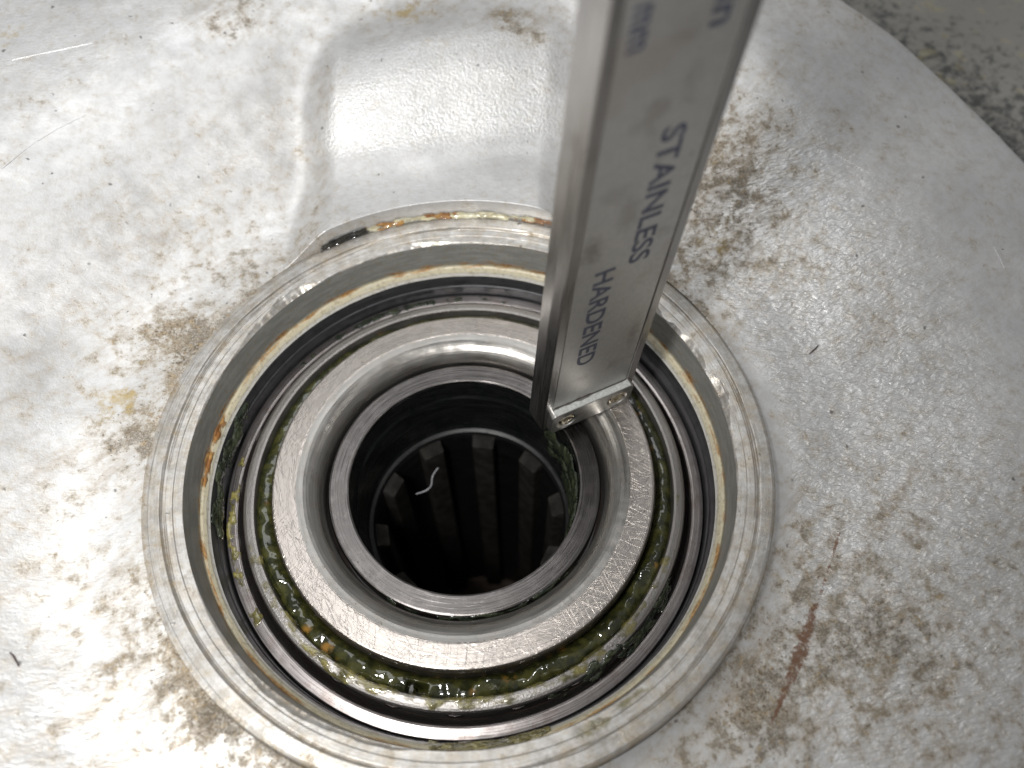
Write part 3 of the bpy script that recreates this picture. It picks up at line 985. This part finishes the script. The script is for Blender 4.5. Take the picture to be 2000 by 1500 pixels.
gr = 'grease smears'
PR_GAP = [(34.2, -10.6), (34.9, -11.3), (35.6, -11.35)]
PR_CUPF = [(35.5, -11.5), (36.0, -11.30), (36.9, -11.42), (37.4, -11.55)]
PR_SEAT = [(37.7, -11.0), (37.9, -9.45), (38.05, -9.3), (38.2, -8.3), (38.42, -7.1)]
for nm, pr, a0, a1, mt, kw, lab in (
    ('grease_smear', PR_SEAT[::-1], 150, 186, M_GRD, dict(amp=1.0, seed=1, bias=0.05, freq=0.3, outward=-1), 'dark green grease clinging to the left side of the bearing seat'),
    ('grease_smear', PR_CUPF, 160, 215, M_GR2, dict(amp=0.45, seed=2, bias=0.22, freq=0.5), 'yellow green grease film on the left part of the outer race'),
    ('grease_smear', PR_CUPF, 60, 140, M_GRD, dict(amp=0.30, seed=3, bias=0.42, freq=0.6), 'thin grease specks on the far part of the outer race'),
    ('grease_smear', [(33.0, -9.1), (33.7, -9.16), (34.25, -9.5), (34.6, -10.6), (35.4, -11.5), (36.2, -11.35)], -80, -35, M_GRD, dict(amp=0.85, seed=4, bias=0.22, freq=0.3), 'dark grease lump bridging cage and outer race at the lower right'),
    ('grease_smear', [(32.5, -9.2), (33.4, -9.12), (34.2, -9.5)], 222, 244, M_GR2, dict(amp=0.4, seed=5, bias=0.25, freq=0.5), 'yellow green grease smudge on the cage at the lower left'),
    ('grease_smear', [(38.35, -7.3), (38.55, -6.85), (38.75, -6.35), (39.1, -5.75), (39.38, -5.45), (39.55, -4.4)], -104, -80, M_GR2, dict(amp=0.7, seed=6, bias=-0.25, freq=0.45), 'bright yellow grease at the near edge of the bore'),
    ('grease_smear', [(40.3, 0.1), (41.4, 0.3), (42.3, 0.5)], -78, -60, M_GR2, dict(amp=0.22, seed=7, bias=0.12, freq=0.55), 'small yellow green grease dab on the boss face at the lower right'),
    ('grease_smear', [(17.95, -11.5), (17.6, -14.6), (17.5, -24)], -32, 34, M_GRD, dict(amp=1.3, seed=8, bias=0.12, freq=0.16, outward=-1), 'dark green grease inside the sleeve bore on the right'),
    ('grease_smear', [(39.5, -4.6), (39.38, -5.45), (39.1, -5.75), (38.75, -6.35)], 152, 176, M_RUST, dict(amp=0.45, seed=9, bias=0.2, freq=0.5, outward=-1), 'brown orange rusty smear on the left of the bore ledge'),
    ('grease_smear', [(32.1, -9.9), (32.45, -9.3), (32.7, -9.12), (33.5, -9.13), (34.1, -9.3)], 185, 352, M_GR2, dict(amp=0.3, seed=21, bias=0.20, freq=0.5), 'thin olive grease film spilling from the gap over the near half of the cage'),
    ('grease_smear', [(28.4, -6.65), (28.9, -6.66), (29.12, -6.72), (29.4, -7.4), (29.42, -8.6)][::-1], 190, 345, M_GRD, dict(amp=0.3, seed=22, bias=0.14, freq=0.5, outward=1), 'thin dark grease film on the outer edge of the inner race'),
    ('grease_smear', [(21.0, -9.6), (21.3, -9.9), (21.6, -10.8)], 205, 325, M_GRD, dict(amp=0.35, seed=10, bias=0.3, freq=0.7), 'thin wet grease line along the near edge of the sleeve'),
):
    tag(smear(nm, pr, a0, a1, mt, **kw), lab, 'grease', gr)
# rust, black dirt and pale residue in the corner where the boss cutter met the lug
PR_ARC = [(44.6, 0.86), (44.95, 0.90), (45.3, 1.25), (45.33, 2.1)]
smear('black_dirt', PR_ARC, 103, 115, M_BLK, amp=0.55, seed=11, bias=-0.28, freq=0.5, parent=hub)
smear('rust_crust', PR_ARC, 95, 104.5, M_RUST, amp=0.5, seed=12, bias=-0.12, freq=0.6, parent=hub)
smear('pale_residue', PR_ARC, 60, 104, M_CREAM, amp=0.42, seed=13, bias=-0.02, freq=0.4, parent=hub)
smear('rust_crust', PR_ARC, 78, 94, M_RUST, amp=0.45, seed=14, bias=0.02, freq=0.6, parent=hub)
smear('rust_crust', PR_ARC, 60, 71, M_RUST, amp=0.45, seed=15, bias=0.02, freq=0.6, parent=hub)

# ================================================================== SMALL THINGS
M_WHITE = simple('white_lint', (0.36, 0.36, 0.38), 0.7, 0, 2, 0.1, 0.1)
M_HAIR = simple('dark_fibre', (0.05, 0.03, 0.03), 0.6, 0, 2, 0.2, 0.1)
M_SCR = simple('bright_scratch', (0.78, 0.78, 0.78), 0.35, 1.0, 2, 0.05, 0.1)


def ray_to(px, py, z=None):
    d = FW * 1600 + RT * (px - 1000) - UP * (py - 750)
    if z is not None:
        t = (z - CAM[2]) / d.z
        return np.array([CAM[0] + d.x * t, CAM[1] + d.y * t, z])
    t = 0.03
    for _ in range(60):
        p = np.array(CAM) + np.array(d) * t
        zz = float(zcast(np.array([p[0]]), np.array([p[1]]))[0])
        t += (p[2] - zz) * 0.8 / abs(d.z)
    return np.array(CAM) + np.array(d) * t


lint = tube('lint', spline_pts([ray_to(812, 965, -30), ray_to(832, 958, -30), ray_to(842, 948, -29), ray_to(845, 930, -28.5), ray_to(856, 913, -28)], 24), 0.11, M_WHITE)
tag(lint, 'curl of white lint hanging inside the dark bore', 'lint')
fib = tube('fibre', spline_pts([ray_to(20, 1274) + [0, 0, .15], ray_to(29, 1283) + [0, 0, .3], ray_to(38, 1302) + [0, 0, .15]], 14), 0.09, M_HAIR)
tag(fib, 'short dark curved fibre lying on the casting at the lower left', 'fibre')
fib = tube('fibre', spline_pts([ray_to(1580, 692) + [0, 0, .15], ray_to(1590, 684) + [0, 0, .3], ray_to(1598, 675) + [0, 0, .15]], 14), 0.09, M_HAIR)
tag(fib, 'short dark fibre lying on the casting right of the boss', 'fibre')
for c in ([(0, 333), (60, 285), (120, 248), (168, 225)], [(20, 118), (120, 97), (250, 69)], [(1940, 480), (1955, 510), (1962, 525)], [(1470, 180), (1500, 190), (1520, 196)], [(1630, 300), (1700, 340)]):
    tube('scratch', [p + np.array([0, 0, 0.0]) for p in spline_pts([ray_to(*q) for q in c], 24)], 0.032, M_SCR, hub)
